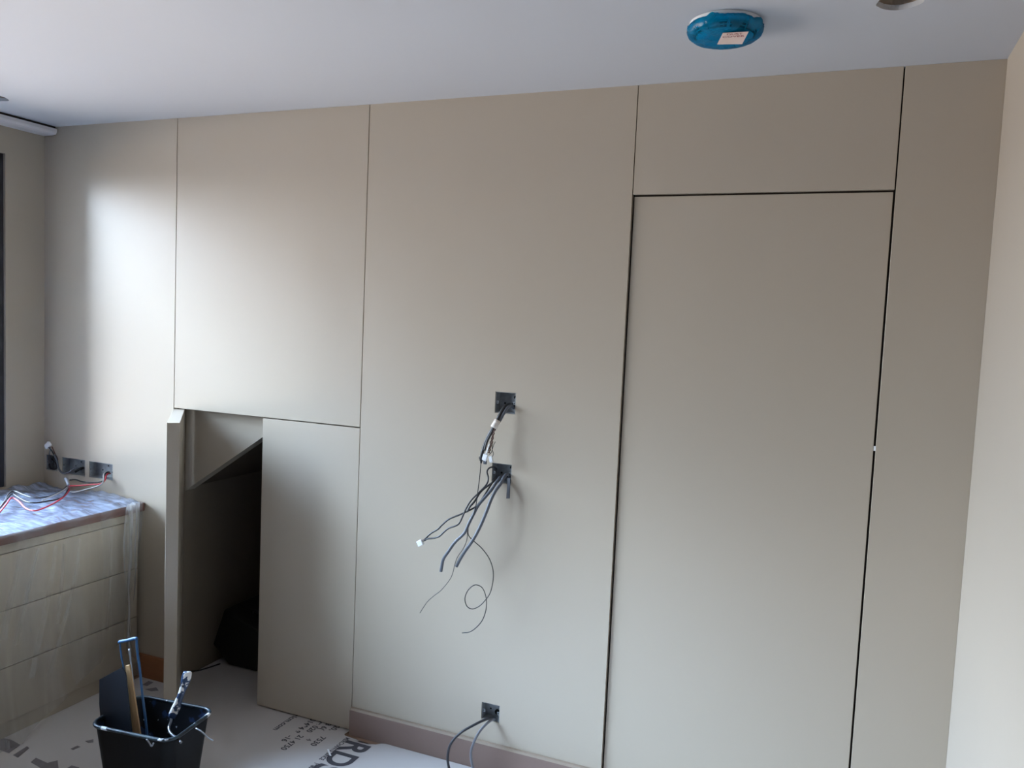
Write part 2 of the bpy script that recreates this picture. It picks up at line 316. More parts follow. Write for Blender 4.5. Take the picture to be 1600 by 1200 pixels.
# ceiling track along the left wall
track = tag(thing('trim_1', 'white ceiling track along the left wall', None, (XL, -0.01, H)), kind='structure')
bm = bmesh.new()
prof = [(XL + 0.0005, 2.362), (XL + 0.060, 2.362), (XL + 0.078, 2.366), (XL + 0.084, 2.376), (XL + 0.084, 2.389), (XL + 0.0005, 2.389)]
a = [bm.verts.new((x, -0.004, z)) for x, z in prof]; b = [bm.verts.new((x, YN + 0.01, z)) for x, z in prof]
bm.faces.new(a); bm.faces.new(b[::-1])
for i in range(len(prof)): bm.faces.new([a[i], b[i], b[(i + 1) % len(prof)], a[(i + 1) % len(prof)]])
finish('rail', bm, mat('white_track_gloss', srgb(222, 218, 218), rough=0.4), track)
box('gap_shade_strip', XL + 0.0005, XL + 0.074, YN + 0.01, -0.004, 2.3892, 2.3998, M_gap, track)  # dark strip painted in for the shadow gap above the rail

# ================================================================== UNDERSTAIR CUPBOARD
cup = thing('understair_cupboard', 'beige cupboard under the stairs with its left door ajar and a dark sloping inside', 'cupboard', (XA, 0, 0))
MX = -2.0205                     # meeting line of the two doors
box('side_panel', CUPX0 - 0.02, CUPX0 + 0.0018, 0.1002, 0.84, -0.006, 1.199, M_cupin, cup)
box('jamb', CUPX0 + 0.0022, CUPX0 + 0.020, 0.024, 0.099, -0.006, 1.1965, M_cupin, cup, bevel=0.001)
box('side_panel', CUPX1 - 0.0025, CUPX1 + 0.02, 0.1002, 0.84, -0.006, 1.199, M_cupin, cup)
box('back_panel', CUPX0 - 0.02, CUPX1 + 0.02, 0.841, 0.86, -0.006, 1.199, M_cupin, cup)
# triangular board above the slope, and the sloping soffit behind it
sl = (1.106 - 0.853) / (-2.063 + 2.442)
def zs(x): return 0.853 + sl * (x + 2.442)
xr = CUPX1 - 0.004; xtop = -2.442 + (1.194 - 0.853) / sl
prism('soffit_board', [(CUPX0 + 0.0205, 0.05, zs(CUPX0 + 0.0205)), (xtop, 0.05, 1.194), (CUPX0 + 0.0205, 0.05, 1.194)], (0, 0.055, 0), M_wall, cup)
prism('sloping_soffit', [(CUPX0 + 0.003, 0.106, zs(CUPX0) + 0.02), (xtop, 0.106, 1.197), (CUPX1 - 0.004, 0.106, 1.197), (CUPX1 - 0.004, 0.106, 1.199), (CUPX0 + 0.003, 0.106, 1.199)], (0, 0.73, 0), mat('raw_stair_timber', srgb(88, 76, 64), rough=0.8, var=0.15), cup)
dl = box('door', MX + 0.0015, CUPX1 - 0.002, 0.001, 0.0212, 0.006, CUPZ - 0.0025, M_wall, cup, bevel=0.0008)
# open left door: hinged at the left edge, swung out about fifty degrees
ang = math.atan2(-0.345, 0.312)
bm = bmesh.new(); add_box(bm, 0, 0.458, 0, 0.045, 0.008, 1.1955, 0.0010)
bmesh.ops.transform(bm, matrix=Matrix.Translation((-2.483, -0.004, 0)) @ Matrix.Rotation(ang, 4, 'Z'), verts=bm.verts[:])
finish('door', bm, M_wall, cup)
# black case lying tilted inside and its lead
case = thing('black_case', 'black case tipped over on the floor inside the dark cupboard', 'case', (-2.35, 0.3, 0))
prism('case_body', [(-2.385, 0.245, 0.006), (-2.478, 0.245, 0.082), (-2.415, 0.245, 0.262), (-2.06, 0.245, 0.14), (-2.07, 0.245, 0.006)], (0, 0.30, 0), M_case, case, bevel=0.008)
tube('handle', [(-2.30, 0.30, 0.222), (-2.29, 0.30, 0.262), (-2.18, 0.30, 0.224), (-2.19, 0.30, 0.186)], 0.007, M_case, case)
tag(tube('lead', [(-2.5405,0.0770,0.0050),(-2.5015,0.1052,0.0050),(-2.4623,0.1336,0.0050),(-2.4418,0.1826,0.0050),(-2.4257,0.2379,0.0050)], 0.003, M_cblack), 'thin black lead running over the cupboard floor to the black case', 'cable')

# ================================================================== FLOOR PAPER
def sheet(name, outline, z, mt, label, cat):
    bm = bmesh.new(); vs = [bm.verts.new((x, y, z)) for x, y in outline]; f = bm.faces.new(vs)
    r = bmesh.ops.extrude_face_region(bm, geom=[f]); bmesh.ops.translate(bm, vec=(0, 0, -0.0008), verts=[v for v in r['geom'] if isinstance(v, bmesh.types.BMVert)])
    return tag(finish(name, bm, mt), label, cat)
paper = thing('floor_paper', 'pale printed protective paper laid over the floor in front of the panelled wall', 'paper', (-1.6, -0.5, 0))
outl = [(-3.2, -3.0), (0.45, -3.0), (0.45, -0.018), (-1.395, -0.018), (-1.402, -0.022), (-1.425, -0.030), (-1.455, -0.026), (-1.490, -0.036), (-1.520, -0.044), (-1.552, -0.042), (-1.562, -0.030), (-1.570, -0.018), (-1.566, 0.0), (-1.575, 0.1), (-2.46, 0.1), (-2.46, 0.78), (-2.47, 0.02), (-2.5, -0.016), (-2.64, -0.016), (-2.64, -0.1), (-3.2, -0.1)]
outl = [(-3.2, -3.0), (0.45, -3.0), (0.45, -0.018), (-1.395, -0.018), (-1.410, -0.024), (-1.425, -0.040), (-1.455, -0.046), (-1.490, -0.044), (-1.520, -0.052), (-1.552, -0.056), (-1.422, -0.050), (-1.566, -0.036), (-1.574, -0.026), (-1.568, 0.02), (-1.575, 0.78), (-2.475, 0.78), (-2.47, 0.0), (-2.5, -0.016), (-2.64, -0.016), (-2.64, -0.1), (-3.2, -0.1)]
bm = bmesh.new(); f = bm.faces.new([bm.verts.new((x, y, 0.0)) for x, y in outl])
r = bmesh.ops.extrude_face_region(bm, geom=[f]); bmesh.ops.translate(bm, vec=(0, 0, -0.0012), verts=[v for v in r['geom'] if isinstance(v, bmesh.types.BMVert)])
finish('sheet', bm, M_paper, paper)
RZ = Matrix.Rotation(-math.pi / 2, 3, 'Z')
def prt(body, x, y, size, m_=M_ink, bold=0.0009, sx_=1.0): text_mesh('lettering', body, size, (x, y, 0.0006), RZ, m_, paper, bold, sx_)
prt('RDS', -1.533, -0.054, 0.146, M_ink, 0.004, 0.90)
prt('MERCHANTS', -1.552, -0.046, 0.026, M_ink, 0.0008, 0.72)
prt('SINCE', -1.552, -0.170, 0.026, M_ink, 0.0008, 0.72); prt('1980', -1.552, -0.243, 0.026, M_ink, 0.0008, 0.8)
prt('20,', -1.642, 0.012, 0.034); prt('7530', -1.642, -0.082, 0.035, M_ink, 0.0010)
prt('8 6(', -1.682, 0.014, 0.034, M_ink); prt('4', -1.676, -0.118, 0.030, M_ink2)
prt('ve 020', -1.716, 0.016, 0.034); prt('21 4750', -1.722, -0.112, 0.034, M_ink)
prt('01494 8', -1.757, 0.016, 0.035, M_ink, 0.0010); prt('-16', -1.757, -0.132, 0.034)
prt('elcm.com', -1.838, 0.016, 0.035, M_ink, 0.0010)
# further printed fragments and smudges by the worktop end
for pts in ([(-2.6841,-0.6241,0.0006),(-2.6310,-0.6177,0.0006),(-2.5701,-0.6274,0.0006),(-2.5538,-0.6833,0.0006),(-2.6012,-0.6830,0.0006)], [(-2.5303,-0.6859,0.0006),(-2.5421,-0.6232,0.0006),(-2.5223,-0.6281,0.0006),(-2.4993,-0.6893,0.0006)], [(-2.4342,-0.6893,0.0006),(-2.4448,-0.6618,0.0006),(-2.3803,-0.6668,0.0006),(-2.3638,-0.6397,0.0006),(-2.3032,-0.6828,0.0006),(-2.3451,-0.7039,0.0006)], [(-2.3909,-0.5664,0.0006),(-2.3877,-0.5397,0.0006),(-2.3701,-0.5408,0.0006),(-2.3754,-0.5684,0.0006)], [(-2.3901,-0.5052,0.0006),(-2.3750,-0.4819,0.0006),(-2.3560,-0.4981,0.0006),(-2.3685,-0.5096,0.0006)], [(-2.5708,-0.0721,0.0006),(-2.5759,-0.0327,0.0006),(-2.5475,-0.0318,0.0006),(-2.5427,-0.0711,0.0006)], [(-2.5288,-0.0979,0.0006),(-2.5007,-0.0628,0.0006),(-2.4686,-0.0799,0.0006),(-2.4919,-0.0988,0.0006)], [(-2.2914,-0.6723,0.0006),(-2.2926,-0.6411,0.0006),(-2.2591,-0.6379,0.0006),(-2.2390,-0.6595,0.0006)]):
    prism('printed_patch', pts, (0, 0, 0.0002), M_ink2, paper)
tag(prism('plaster_flake', [(-1.5650,-0.1532,0.0012),(-1.5587,-0.1500,0.0012),(-1.5389,-0.1702,0.0012),(-1.5245,-0.1828,0.0012),(-1.5307,-0.1859,0.0012),(-1.5503,-0.1660,0.0012)], (0, 0, 0.001), M_white), 'tiny white flake of debris lying on the printed paper', 'debris')

# ================================================================== BACK BOXES
def back_box(k, label, group, nko):
    x0, x1, z0, z1 = boxes[k]; e_ = 0.0012
    x0 += e_; x1 -= e_; z0 += e_; z1 -= e_
    t = thing('back_box', label, 'socket box', ((x0 + x1) / 2, 0.02, z0), group)
    bm = bmesh.new(); th = 0.0012; y0, y1 = 0.003, 0.040
    add_box(bm, x0, x0 + th, y0, y1, z0, z1); add_box(bm, x1 - th, x1, y0, y1, z0, z1)
    add_box(bm, x0 + th, x1 - th, y0, y1, z0, z0 + th); add_box(bm, x0 + th, x1 - th, y0, y1, z1 - th, z1); add_box(bm, x0 + th, x1 - th, y1 - th, y1, z0 + th, z1 - th)
    finish('box_body', bm, M_galv, t)
    zc = (z0 + z1) / 2
    for s_, xx in ((1, x0), (-1, x1)):
        lug = box('fixing_lug', xx + (th if s_ > 0 else -0.010), xx + (0.010 if s_ > 0 else -th), y0 + 0.002, y0 + 0.004, zc - 0.005, zc + 0.005, M_galv, t)
        cyl('screw_hole', (xx + s_ * 0.0058, y0 + 0.0012, zc), (0, 1, 0), 0.0022, 0.0006, M_dark, lug, 10)
    rnd = random.Random(k)
    for i in range(nko):
        xx = x0 + (x1 - x0) * (0.28 + 0.48 * i / max(1, nko - 1)) if nko > 1 else (x0 + x1) / 2
        cyl('knockout', (xx, y1 - th - 0.0008, zc + 0.017 * (1 if i % 2 else -0.3)), (0, 1, 0), 0.0036, 0.0006, M_dark, t, 12)
    w = x1 - x0
    cyl('knockout', (x1 - w * 0.22, y1 - th - 0.001, zc + 0.020), (0, 1, 0), 0.0042, 0.0006, M_dark, t, 12)
    cyl('grommet', (x1 - 0.022, y1 - th - 0.003, zc - 0.012), (0, 1, 0), 0.0105, 0.0025, M_dark, t, 16)
    box('earth_terminal', x1 - 0.012, x1 - 0.005, y1 - 0.014, y1 - th - 0.0002, z1 - 0.026, z1 - 0.018, M_galv, t)
    return t
back_box('up', 'upper square metal back box with black cable bundle, high on the middle panel', 'metal back boxes', 2)
back_box('mid', 'square metal back box just below the upper one, with many grey cables fanning out', 'metal back boxes', 2)
back_box('low', 'single metal back box low on the wall just above the brown skirting', 'metal back boxes', 2)
back_box('la', 'small square metal back box in the corner nearest the left wall, filled with coiled cable', 'metal back boxes', 1)
back_box('lb', 'double metal back box between the corner box and the one with red wires', 'metal back boxes', 3)
back_box('lc', 'double metal back box with red and black wires, rightmost above the worktop', 'metal back boxes', 3)

# ================================================================== CABLES ON THE MIDDLE PANEL
def cable(name, label, pts, r, m_, **k): return tag(tube(name, pts, r, m_, **k), label, 'cable')
G1 = 'loose cables hanging from the upper back box'
c = thing('cable_bundle', 'thick black cable bundle with white tape hanging from the upper back box', 'cable', (-0.96, 0, 1.3))
tube('black_cable', [(-0.9586,0.0320,1.3267),(-0.9551,0.0050,1.3336),(-0.9590,-0.0200,1.3285),(-0.9664,-0.0350,1.3112),(-0.9754,-0.0450,1.2845),(-0.9866,-0.0550,1.2554),(-1.0023,-0.0600,1.2232),(-1.0133,-0.0650,1.1913),(-1.0193,-0.0700,1.1600),(-1.0207,-0.0700,1.1373)], 0.0062, M_cblack, c)
tube('black_cable', [(-0.9633,0.0320,1.3218),(-0.9582,-0.0050,1.3319),(-0.9649,-0.0280,1.3197),(-0.9734,-0.0400,1.2998),(-0.9813,-0.0520,1.2690),(-0.9900,-0.0620,1.2380),(-1.0020,-0.0700,1.2065),(-1.0080,-0.0750,1.1752)], 0.0042, M_cblack, c)
tube('grey_cable', [(-0.9509,0.0320,1.3205),(-0.9456,0.0000,1.3302),(-0.9507,-0.0220,1.3248),(-0.9588,-0.0350,1.3051),(-0.9692,-0.0420,1.2802),(-0.9771,-0.0500,1.2647),(-0.9842,-0.0540,1.2466)], 0.0055, M_cgrey, c)
tube('tape_band', [(-0.9751,-0.0480,1.2803),(-0.9778,-0.0520,1.2715),(-0.9817,-0.0560,1.2626),(-0.9848,-0.0590,1.2549)], 0.0118, M_tape, c, sides=12, smooth=False)
for i, dx in enumerate((0, 3)):
    bmv = [(-0.9829,-0.0580,1.2560),(-0.9851,-0.0620,1.2362),(-0.9879,-0.0640,1.2116),(-0.9932,-0.0660,1.1890),(-0.9962,-0.0680,1.1665)]
    pts = [(q[0] + dx * 0.0012 + 0.0022 * math.sin(j * 2.6 + i * math.pi), q[1], q[2]) for j, q in enumerate(smooth_path(bmv, 4))]
    tube('brown_core', pts, 0.0022, M_cbrown, c, sides=6, n=2)
for i, q in enumerate(([(-0.9741,-0.0620,1.2082),(-0.9790,-0.0660,1.1948),(-0.9835,-0.0700,1.1726),(-0.9917,-0.0720,1.1608)], [(-0.9846,-0.0600,1.2070),(-0.9841,-0.0640,1.1807),(-0.9777,-0.0660,1.1659),(-0.9824,-0.0700,1.1503)])):
    tube('thin_core', q, 0.0012, M_cblack, c, sides=6)
tube('pale_core', [(-0.9919,-0.0700,1.1985),(-0.9966,-0.0740,1.1807),(-1.0025,-0.0750,1.1601)], 0.0026, M_white, c, sides=8)
def connector(parent, cpt, ux, sz, m_=None):
    ux = Vector(ux).normalized(); uz = Vector((0, 1, 0)); uy = ux.cross(uz); M = Matrix((ux, uy, uz)).transposed().to_4x4(); M.translation = Vector(cpt)
    bm = bmesh.new(); add_box(bm, -sz[0] / 2, sz[0] / 2, -sz[1] / 2, sz[1] / 2, -sz[2] / 2, sz[2] / 2, 0.0012)
    n = 3
    for i in range(n):
        add_box(bm, sz[0] / 2 - 0.0002, sz[0] / 2 + 0.003, -sz[1] / 2 + sz[1] * (i + 0.15) / n, -sz[1] / 2 + sz[1] * (i + 0.85) / n, -sz[2] * 0.35, sz[2] * 0.35, 0.0004)
    bmesh.ops.transform(bm, matrix=M, verts=bm.verts[:]); return finish('wire_connector', bm, m_ or M_white, parent)
connector(c, [(-1.0046,-0.0750,1.1532)][0], (-0.3, 0, -1), (0.021, 0.016, 0.010))
connector(c, [(-0.9839,-0.0720,1.1482)][0], (0.3, 0, -1), (0.020, 0.013, 0.009))
connector(c, [(-1.0060,-0.0700,1.1344)][0], (0, 0, -1), (0.009, 0.012, 0.008), M_cgrey)
tube('plug', [(-1.0213,-0.0700,1.1485),(-1.0207,-0.0700,1.1373),(-1.0216,-0.0700,1.1283)], lambda t: 0.0062 - 0.0035 * t, M_cblack, c)
tube('stripped_tail', [(-1.0188,-0.0700,1.1488),(-1.0287,-0.0700,1.1500),(-1.0270,-0.0700,1.1412)], 0.0014, M_cblack, c, sides=6)
cable('thin_black_cable', 'long thin black cable hanging lowest and curling into a loop below the sockets',
  [(-1.0216,-0.0700,1.1283),(-1.0243,-0.0700,1.0807),(-1.0275,-0.0720,1.0355),(-1.0302,-0.0750,0.9904),(-1.0372,-0.0800,0.9497),(-1.0505,-0.0850,0.9149),(-1.0535,-0.0850,0.8872),(-1.0485,-0.0850,0.8697),(-1.0304,-0.0800,0.8529),(-1.0000,-0.0800,0.8324),(-0.9718,-0.0800,0.8026),(-0.9555,-0.0800,0.7666),(-0.9526,-0.0800,0.7285),(-0.9614,-0.0800,0.6816),(-0.9795,-0.0800,0.6511),(-0.9996,-0.0820,0.6275),(-1.0248,-0.0850,0.6137),(-1.0462,-0.0850,0.6203),(-1.0558,-0.0830,0.6457),(-1.0461,-0.0800,0.6764),(-1.0228,-0.0760,0.6975),(-0.9976,-0.0740,0.6931),(-0.9831,-0.0740,0.6715),(-0.9757,-0.0750,0.6410),(-0.9781,-0.0760,0.6088),(-0.9892,-0.0780,0.5753),(-1.0105,-0.0800,0.5467),(-1.0343,-0.0800,0.5272),(-1.0629,-0.0800,0.5183)], 0.00165, M_cblack, sides=6)
cable('grey_cable', 'thick grey cable with its cut end rightmost of the fan below the middle box',
  [(-0.9516,0.0320,1.0749),(-0.9487,0.0000,1.0871),(-0.9522,-0.0200,1.0808),(-0.9573,-0.0400,1.0586),(-0.9691,-0.0550,1.0349),(-0.9803,-0.0650,1.0038),(-0.9889,-0.0750,0.9686),(-1.0019,-0.0800,0.9295),(-1.0152,-0.0850,0.8948),(-1.0333,-0.0900,0.8571),(-1.0611,-0.0900,0.8143),(-1.0796,-0.0900,0.7818),(-1.0910,-0.0900,0.7570)], 0.0060, M_cgrey)
cable('grey_cable', 'thick grey cable bent to the left, ending between the white connector and the cut end',
  [(-0.9783,0.0320,1.0626),(-0.9750,0.0000,1.0727),(-0.9785,-0.0250,1.0604),(-0.9882,-0.0450,1.0354),(-1.0071,-0.0600,1.0063),(-1.0259,-0.0700,0.9787),(-1.0394,-0.0750,0.9484),(-1.0529,-0.0850,0.9123),(-1.0652,-0.0900,0.8799),(-1.0973,-0.0950,0.8445),(-1.1184,-0.1000,0.8105),(-1.1373,-0.1000,0.7801),(-1.1426,-0.1000,0.7539),(-1.1455,-0.1000,0.7327)], 0.0056, M_cgrey)
cable('dark_grey_cable', 'dark grey cable crossing leftwards over the fan to the white connector',
  [(-0.9858,0.0320,1.0640),(-0.9849,0.0000,1.0716),(-0.9929,-0.0200,1.0602),(-1.0026,-0.0400,1.0351),(-1.0143,-0.0550,1.0068),(-1.0283,-0.0650,0.9819),(-1.0474,-0.0700,0.9645),(-1.0864,-0.0800,0.9421),(-1.1282,-0.0850,0.9204),(-1.1525,-0.0900,0.8975),(-1.1695,-0.0900,0.8791),(-1.1944,-0.0900,0.8617),(-1.2117,-0.0900,0.8453),(-1.2215,-0.0900,0.8323)], 0.0030, M_cblack)
cable('dark_grey_cable', 'dark cable arching from the top left of the middle box down to the white connector',
  [(-1.0039,0.0300,1.0948),(-0.9992,-0.0050,1.1075),(-1.0098,-0.0200,1.1063),(-1.0156,-0.0280,1.0932),(-1.0079,-0.0320,1.0719),(-1.0098,-0.0420,1.0505),(-1.0322,-0.0550,1.0205),(-1.0536,-0.0650,0.9947),(-1.0675,-0.0750,0.9675),(-1.0764,-0.0800,0.9423),(-1.0877,-0.0850,0.9122),(-1.0997,-0.0900,0.9013),(-1.1268,-0.0900,0.8884),(-1.1463,-0.0900,0.8708),(-1.1633,-0.0920,0.8538),(-1.1885,-0.0900,0.8440),(-1.2089,-0.0900,0.8388),(-1.2214,-0.0900,0.8300)], 0.0030, M_cdgrey)
cable('dark_grey_cable', 'short dark grey cable joining the left side of the fan below the middle box',
  [(-0.9904,0.0320,1.0565),(-0.9896,0.0000,1.0665),(-1.0021,-0.0150,1.0514),(-1.0219,-0.0300,1.0333),(-1.0341,-0.0450,1.0162),(-1.0434,-0.0600,0.9905),(-1.0553,-0.0750,0.9713),(-1.0620,-0.0800,0.9533)], 0.0036, M_cdgrey)
cable('thin_black_wire', 'thin dark wire hanging straight down to the left with a bare end',
  [(-1.0381,-0.0780,0.9492),(-1.0482,-0.0800,0.9210),(-1.0558,-0.0820,0.8908),(-1.0566,-0.0850,0.8572),(-1.0665,-0.0900,0.8250),(-1.0851,-0.0950,0.7937),(-1.0949,-0.0950,0.7647),(-1.1013,-0.0950,0.7338),(-1.1127,-0.0950,0.7066),(-1.1439,-0.0950,0.6643),(-1.1722,-0.0950,0.6386),(-1.1970,-0.0950,0.6132),(-1.2141,-0.0950,0.5868),(-1.2262,-0.0950,0.5657)], 0.0013, M_cdgrey, sides=6)
wc = thing('terminal_block', 'white terminal connector on the leftmost cables of the fan', 'connector', (-1.3, -0.09, 0.85))
connector(wc, [(-1.2366,-0.0900,0.8208)][0], (-1, 0, -0.55), (0.020, 0.020, 0.013))
for dy, m_ in ((-2, M_cbrown), (0, M_cpale), (2, M_cbrown)):
    q = [(-1.2092,-0.0900,0.8457),(-1.2192,-0.0900,0.8373),(-1.2291,-0.0900,0.8265)]
    tube('core', [(v[0], v[1], v[2] + dy * 0.0012) for v in q], 0.0014, m_, wc, sides=6)
cs = tag(prism('flat_strap', [(-0.9480,0.0000,1.0735),(-0.9383,0.0000,1.0746),(-0.9232,-0.0350,1.0098),(-0.9352,-0.0350,1.0083)], (0.0006, 0.003, 0.0004), M_cgrey), 'short flat grey strap hanging from the right side of the middle box', 'strap')
cable('grey_cable', 'left grey cable hooping out of the lowest back box down to the floor',
  [(-0.9664,0.0300,0.1767),(-0.9667,0.0000,0.1926),(-0.9757,-0.0200,0.1971),(-0.9917,-0.0400,0.1929),(-1.0123,-0.0600,0.1829),(-1.0424,-0.0800,0.1638),(-1.0692,-0.0900,0.1360),(-1.0834,-0.1000,0.1089),(-1.0898,-0.1000,0.0788),(-1.0900,-0.1000,0.0527),(-1.0837,-0.1000,0.0257),(-1.0734,-0.1000,-0.0073),(-1.0532,-0.1000,-0.0614)], 0.0048, M_cdgrey)
cable('grey_cable', 'right pale grey cable hooping out of the lowest back box down to the floor',
  [(-0.9636,0.0300,0.1725),(-0.9615,0.0000,0.1890),(-0.9699,-0.0150,0.1866),(-0.9804,-0.0300,0.1767),(-0.9930,-0.0450,0.1592),(-1.0026,-0.0600,0.1355),(-1.0116,-0.0650,0.1072),(-1.0139,-0.0700,0.0854),(-1.0109,-0.0700,0.0577),(-1.0034,-0.0700,0.0311),(-0.9918,-0.0700,-0.0039),(-0.9723,-0.0700,-0.0463)], 0.0048, M_cpalegrey)

# ================================================================== WORKTOP, ITS BASE UNIT AND THE DUST SHEET
WTX = -2.640; WTZ = 0.774; UY = -2.9
wt = tag(box('worktop', XL + 0.002, WTX, UY, -0.002, WTZ - 0.036, WTZ, M_wood, bevel=0.0015), 'dark brown timber worktop under the window, covered with a clear dust sheet', 'worktop')
unit = thing('drawer_unit', 'beige drawer unit below the dark worktop, seen through the hanging dust sheet', 'cabinet', (-2.95, -1.4, 0))
UX = -2.662
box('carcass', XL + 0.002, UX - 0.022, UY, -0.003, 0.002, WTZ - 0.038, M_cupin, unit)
box('top_rail', UX - 0.0215, UX, UY, -0.016, 0.700, WTZ - 0.038, M_left, unit, bevel=0.001)
yy = -0.016
for y1, y0 in ((-0.016, -0.95), (-0.953, -1.9), (-1.903, UY)):
    for z0, z1 in ((0.487, 0.697), (0.270, 0.484), (0.06, 0.267)):
        box('drawer_front', UX - 0.0215, UX, y0, y1, z0, z1, M_left, unit, bevel=0.0015)
box('plinth', UX - 0.020, UX - 0.006, UY, -0.003, 0.0, 0.058, M_left, unit)

ds = thing('dust_sheet', 'crinkled clear plastic dust sheet over the worktop, hanging down to the floor', 'plastic sheet', (-2.9, -1.0, WTZ))
def fb(x, y, z, s): return noise.fractal(Vector((x, y, z)) * s, 1.0, 2.0, 4)
bm = bmesh.new(); NY, NX = 190, 80; rows = []
for i in range(NY + 1):
    y = -0.012 - (2.7 - 0.012) * i / NY; row = []
    for j in range(NX + 1):
        x = -3.252 + (WTX + 0.004 + 3.252) * j / NX
        if i == 0: x = min(x, -2.690 + 0.0)
        if y > -0.05: x = min(x, -2.675 - (0.05 + y) * 0.3) if j == NX else x
        w = (x - y * 0.6)
        h = 0.015 * abs(noise.noise(Vector((x * 3.5 + y * 1.0, y * 15 + x * 5, 1.0)))) + 0.011 * abs(noise.noise(Vector((x * 9 + y * 4, y * 40 + x * 16, 4.0)))) + 0.004 * abs(fb(x, y, 2.0, 14))
        h += 0.030 * math.exp(-((x + 3.24) / 0.03) ** 2) * (0.4 + 0.6 * noise.noise(Vector((0, y * 9, 3))) ** 2) 
        h += 0.018 * max(0, noise.noise(Vector((x * 4, y * 6, 9)))) 
        edge = min(1, (WTX + 0.004 - x) / 0.05)
        row.append(bm.verts.new((x, y, WTZ + 0.0015 + h * max(0.12, edge))))
    rows.append(row)
for a, b in zip(rows, rows[1:]):
    for k in range(NX): bm.faces.new([a[k], a[k + 1], b[k + 1], b[k]])
finish('sheet_top', bm, M_film, ds, smooth=True)
# hanging part: gathered folds, flaring onto the floor away from the wall
bm = bmesh.new(); NV = 60; NU = 330; rows = []
for i in range(NU + 1):
    u = i / NU; row = []
    y = -0.022 - 2.6 * u
    fold = noise.noise(Vector((0, y * 9, 0.3))) * 0.6 + 0.4 * noise.noise(Vector((0, y * 26, 2.3)))
    hem = 0.003 if y < -0.62 else 0.003 + 0.20 * ((y + 0.62) / 0.60) ** 0.75
    for j in range(NV + 1):
        v = j / NV; z = (WTZ + 0.003) * (1 - v) + hem * v
        sk = v * v * 0.10                                # folds lean as they fall
        f2 = noise.noise(Vector((0, (y - sk) * 9, 0.3 + v * 0.5))) * 0.6 + 0.4 * noise.noise(Vector((0, (y - sk * 1.4) * 26, 2.3 + v * 0.4)))
        amp = 0.004 + 0.022 * v
        flare = 0.0 + 0.10 * max(0, v - 0.45) ** 1.5 * min(1, max(0, (-y - 0.12) / 0.35))
        x = WTX + 0.0065 + amp * (0.5 + f2) + flare
        yv = y - 0.10 * (v * max(0, 1 - u * 6)) * min(1, v * 1.4)
        row.append(bm.verts.new((x, yv, z)))
    rows.append(row)
for a, b in zip(rows, rows[1:]):
    for k in range(NV): bm.faces.new([a[k], a[k + 1], b[k + 1], b[k]])
finish('sheet_hanging', bm, M_drape, ds, smooth=True)
# gathered end of the sheet near the wall: narrow doubled fold
def ribbon(name, L_, R_, m_, amp, seed):
    a_ = smooth_path(L_, 8); b_ = smooth_path(R_, 8); n = min(len(a_), len(b_)); K = 14; bm = bmesh.new(); rows = []
    for i in range(n):
        row = []
        for k in range(K + 1):
            t = k / K; q = a_[i].lerp(b_[i], t)
            row.append(bm.verts.new(q + Vector((amp * math.sin(t * 9 + seed + i * 0.05), 0, 0))))
        rows.append(row)
    for p_, q_ in zip(rows, rows[1:]):
        for k in range(K): bm.faces.new([p_[k], p_[k + 1], q_[k + 1], q_[k]])
    return finish(name, bm, m_, ds, smooth=True)
M_streak = film_mat('dust_sheet_bright_streak', srgb(210, 212, 212), 0.08, 0.30, 6, (1, 8, 0.5), rough=0.3)  # pale ribbons paint the bright streaks along the folds
M_fold = film_mat('doubled_dust_sheet', srgb(214, 214, 214), 0.22, 0.5, 8, (1, 8, 0.5), rough=0.25)
ribbon('sheet_fold', [(-2.6180,-0.1180,0.7909),(-2.6180,-0.1331,0.6796),(-2.6180,-0.1353,0.5707),(-2.6180,-0.1244,0.4578),(-2.6180,-0.1068,0.3555),(-2.6180,-0.1158,0.2608),(-2.6180,-0.1179,0.1497)], [(-2.6180,-0.0513,0.7892),(-2.6180,-0.0532,0.6616),(-2.6180,-0.0583,0.5231),(-2.6180,-0.0703,0.3863),(-2.6180,-0.0898,0.3222),(-2.6180,-0.0821,0.2353),(-2.6180,-0.0636,0.1012)], M_fold, 0.004, 0.0)
ribbon('sheet_fold', [(-2.6120,-0.1071,0.7950),(-2.6120,-0.1189,0.6772),(-2.6120,-0.1277,0.5697),(-2.6120,-0.1199,0.4575),(-2.6120,-0.1090,0.3572),(-2.6120,-0.1146,0.2616),(-2.6120,-0.1102,0.1621)], [(-2.6120,-0.0772,0.7948),(-2.6120,-0.0891,0.6705),(-2.6120,-0.1043,0.5361),(-2.6120,-0.1027,0.3971),(-2.6120,-0.0986,0.3261),(-2.6120,-0.0977,0.2418),(-2.6120,-0.0899,0.1406)], M_fold, 0.003, 1.0)

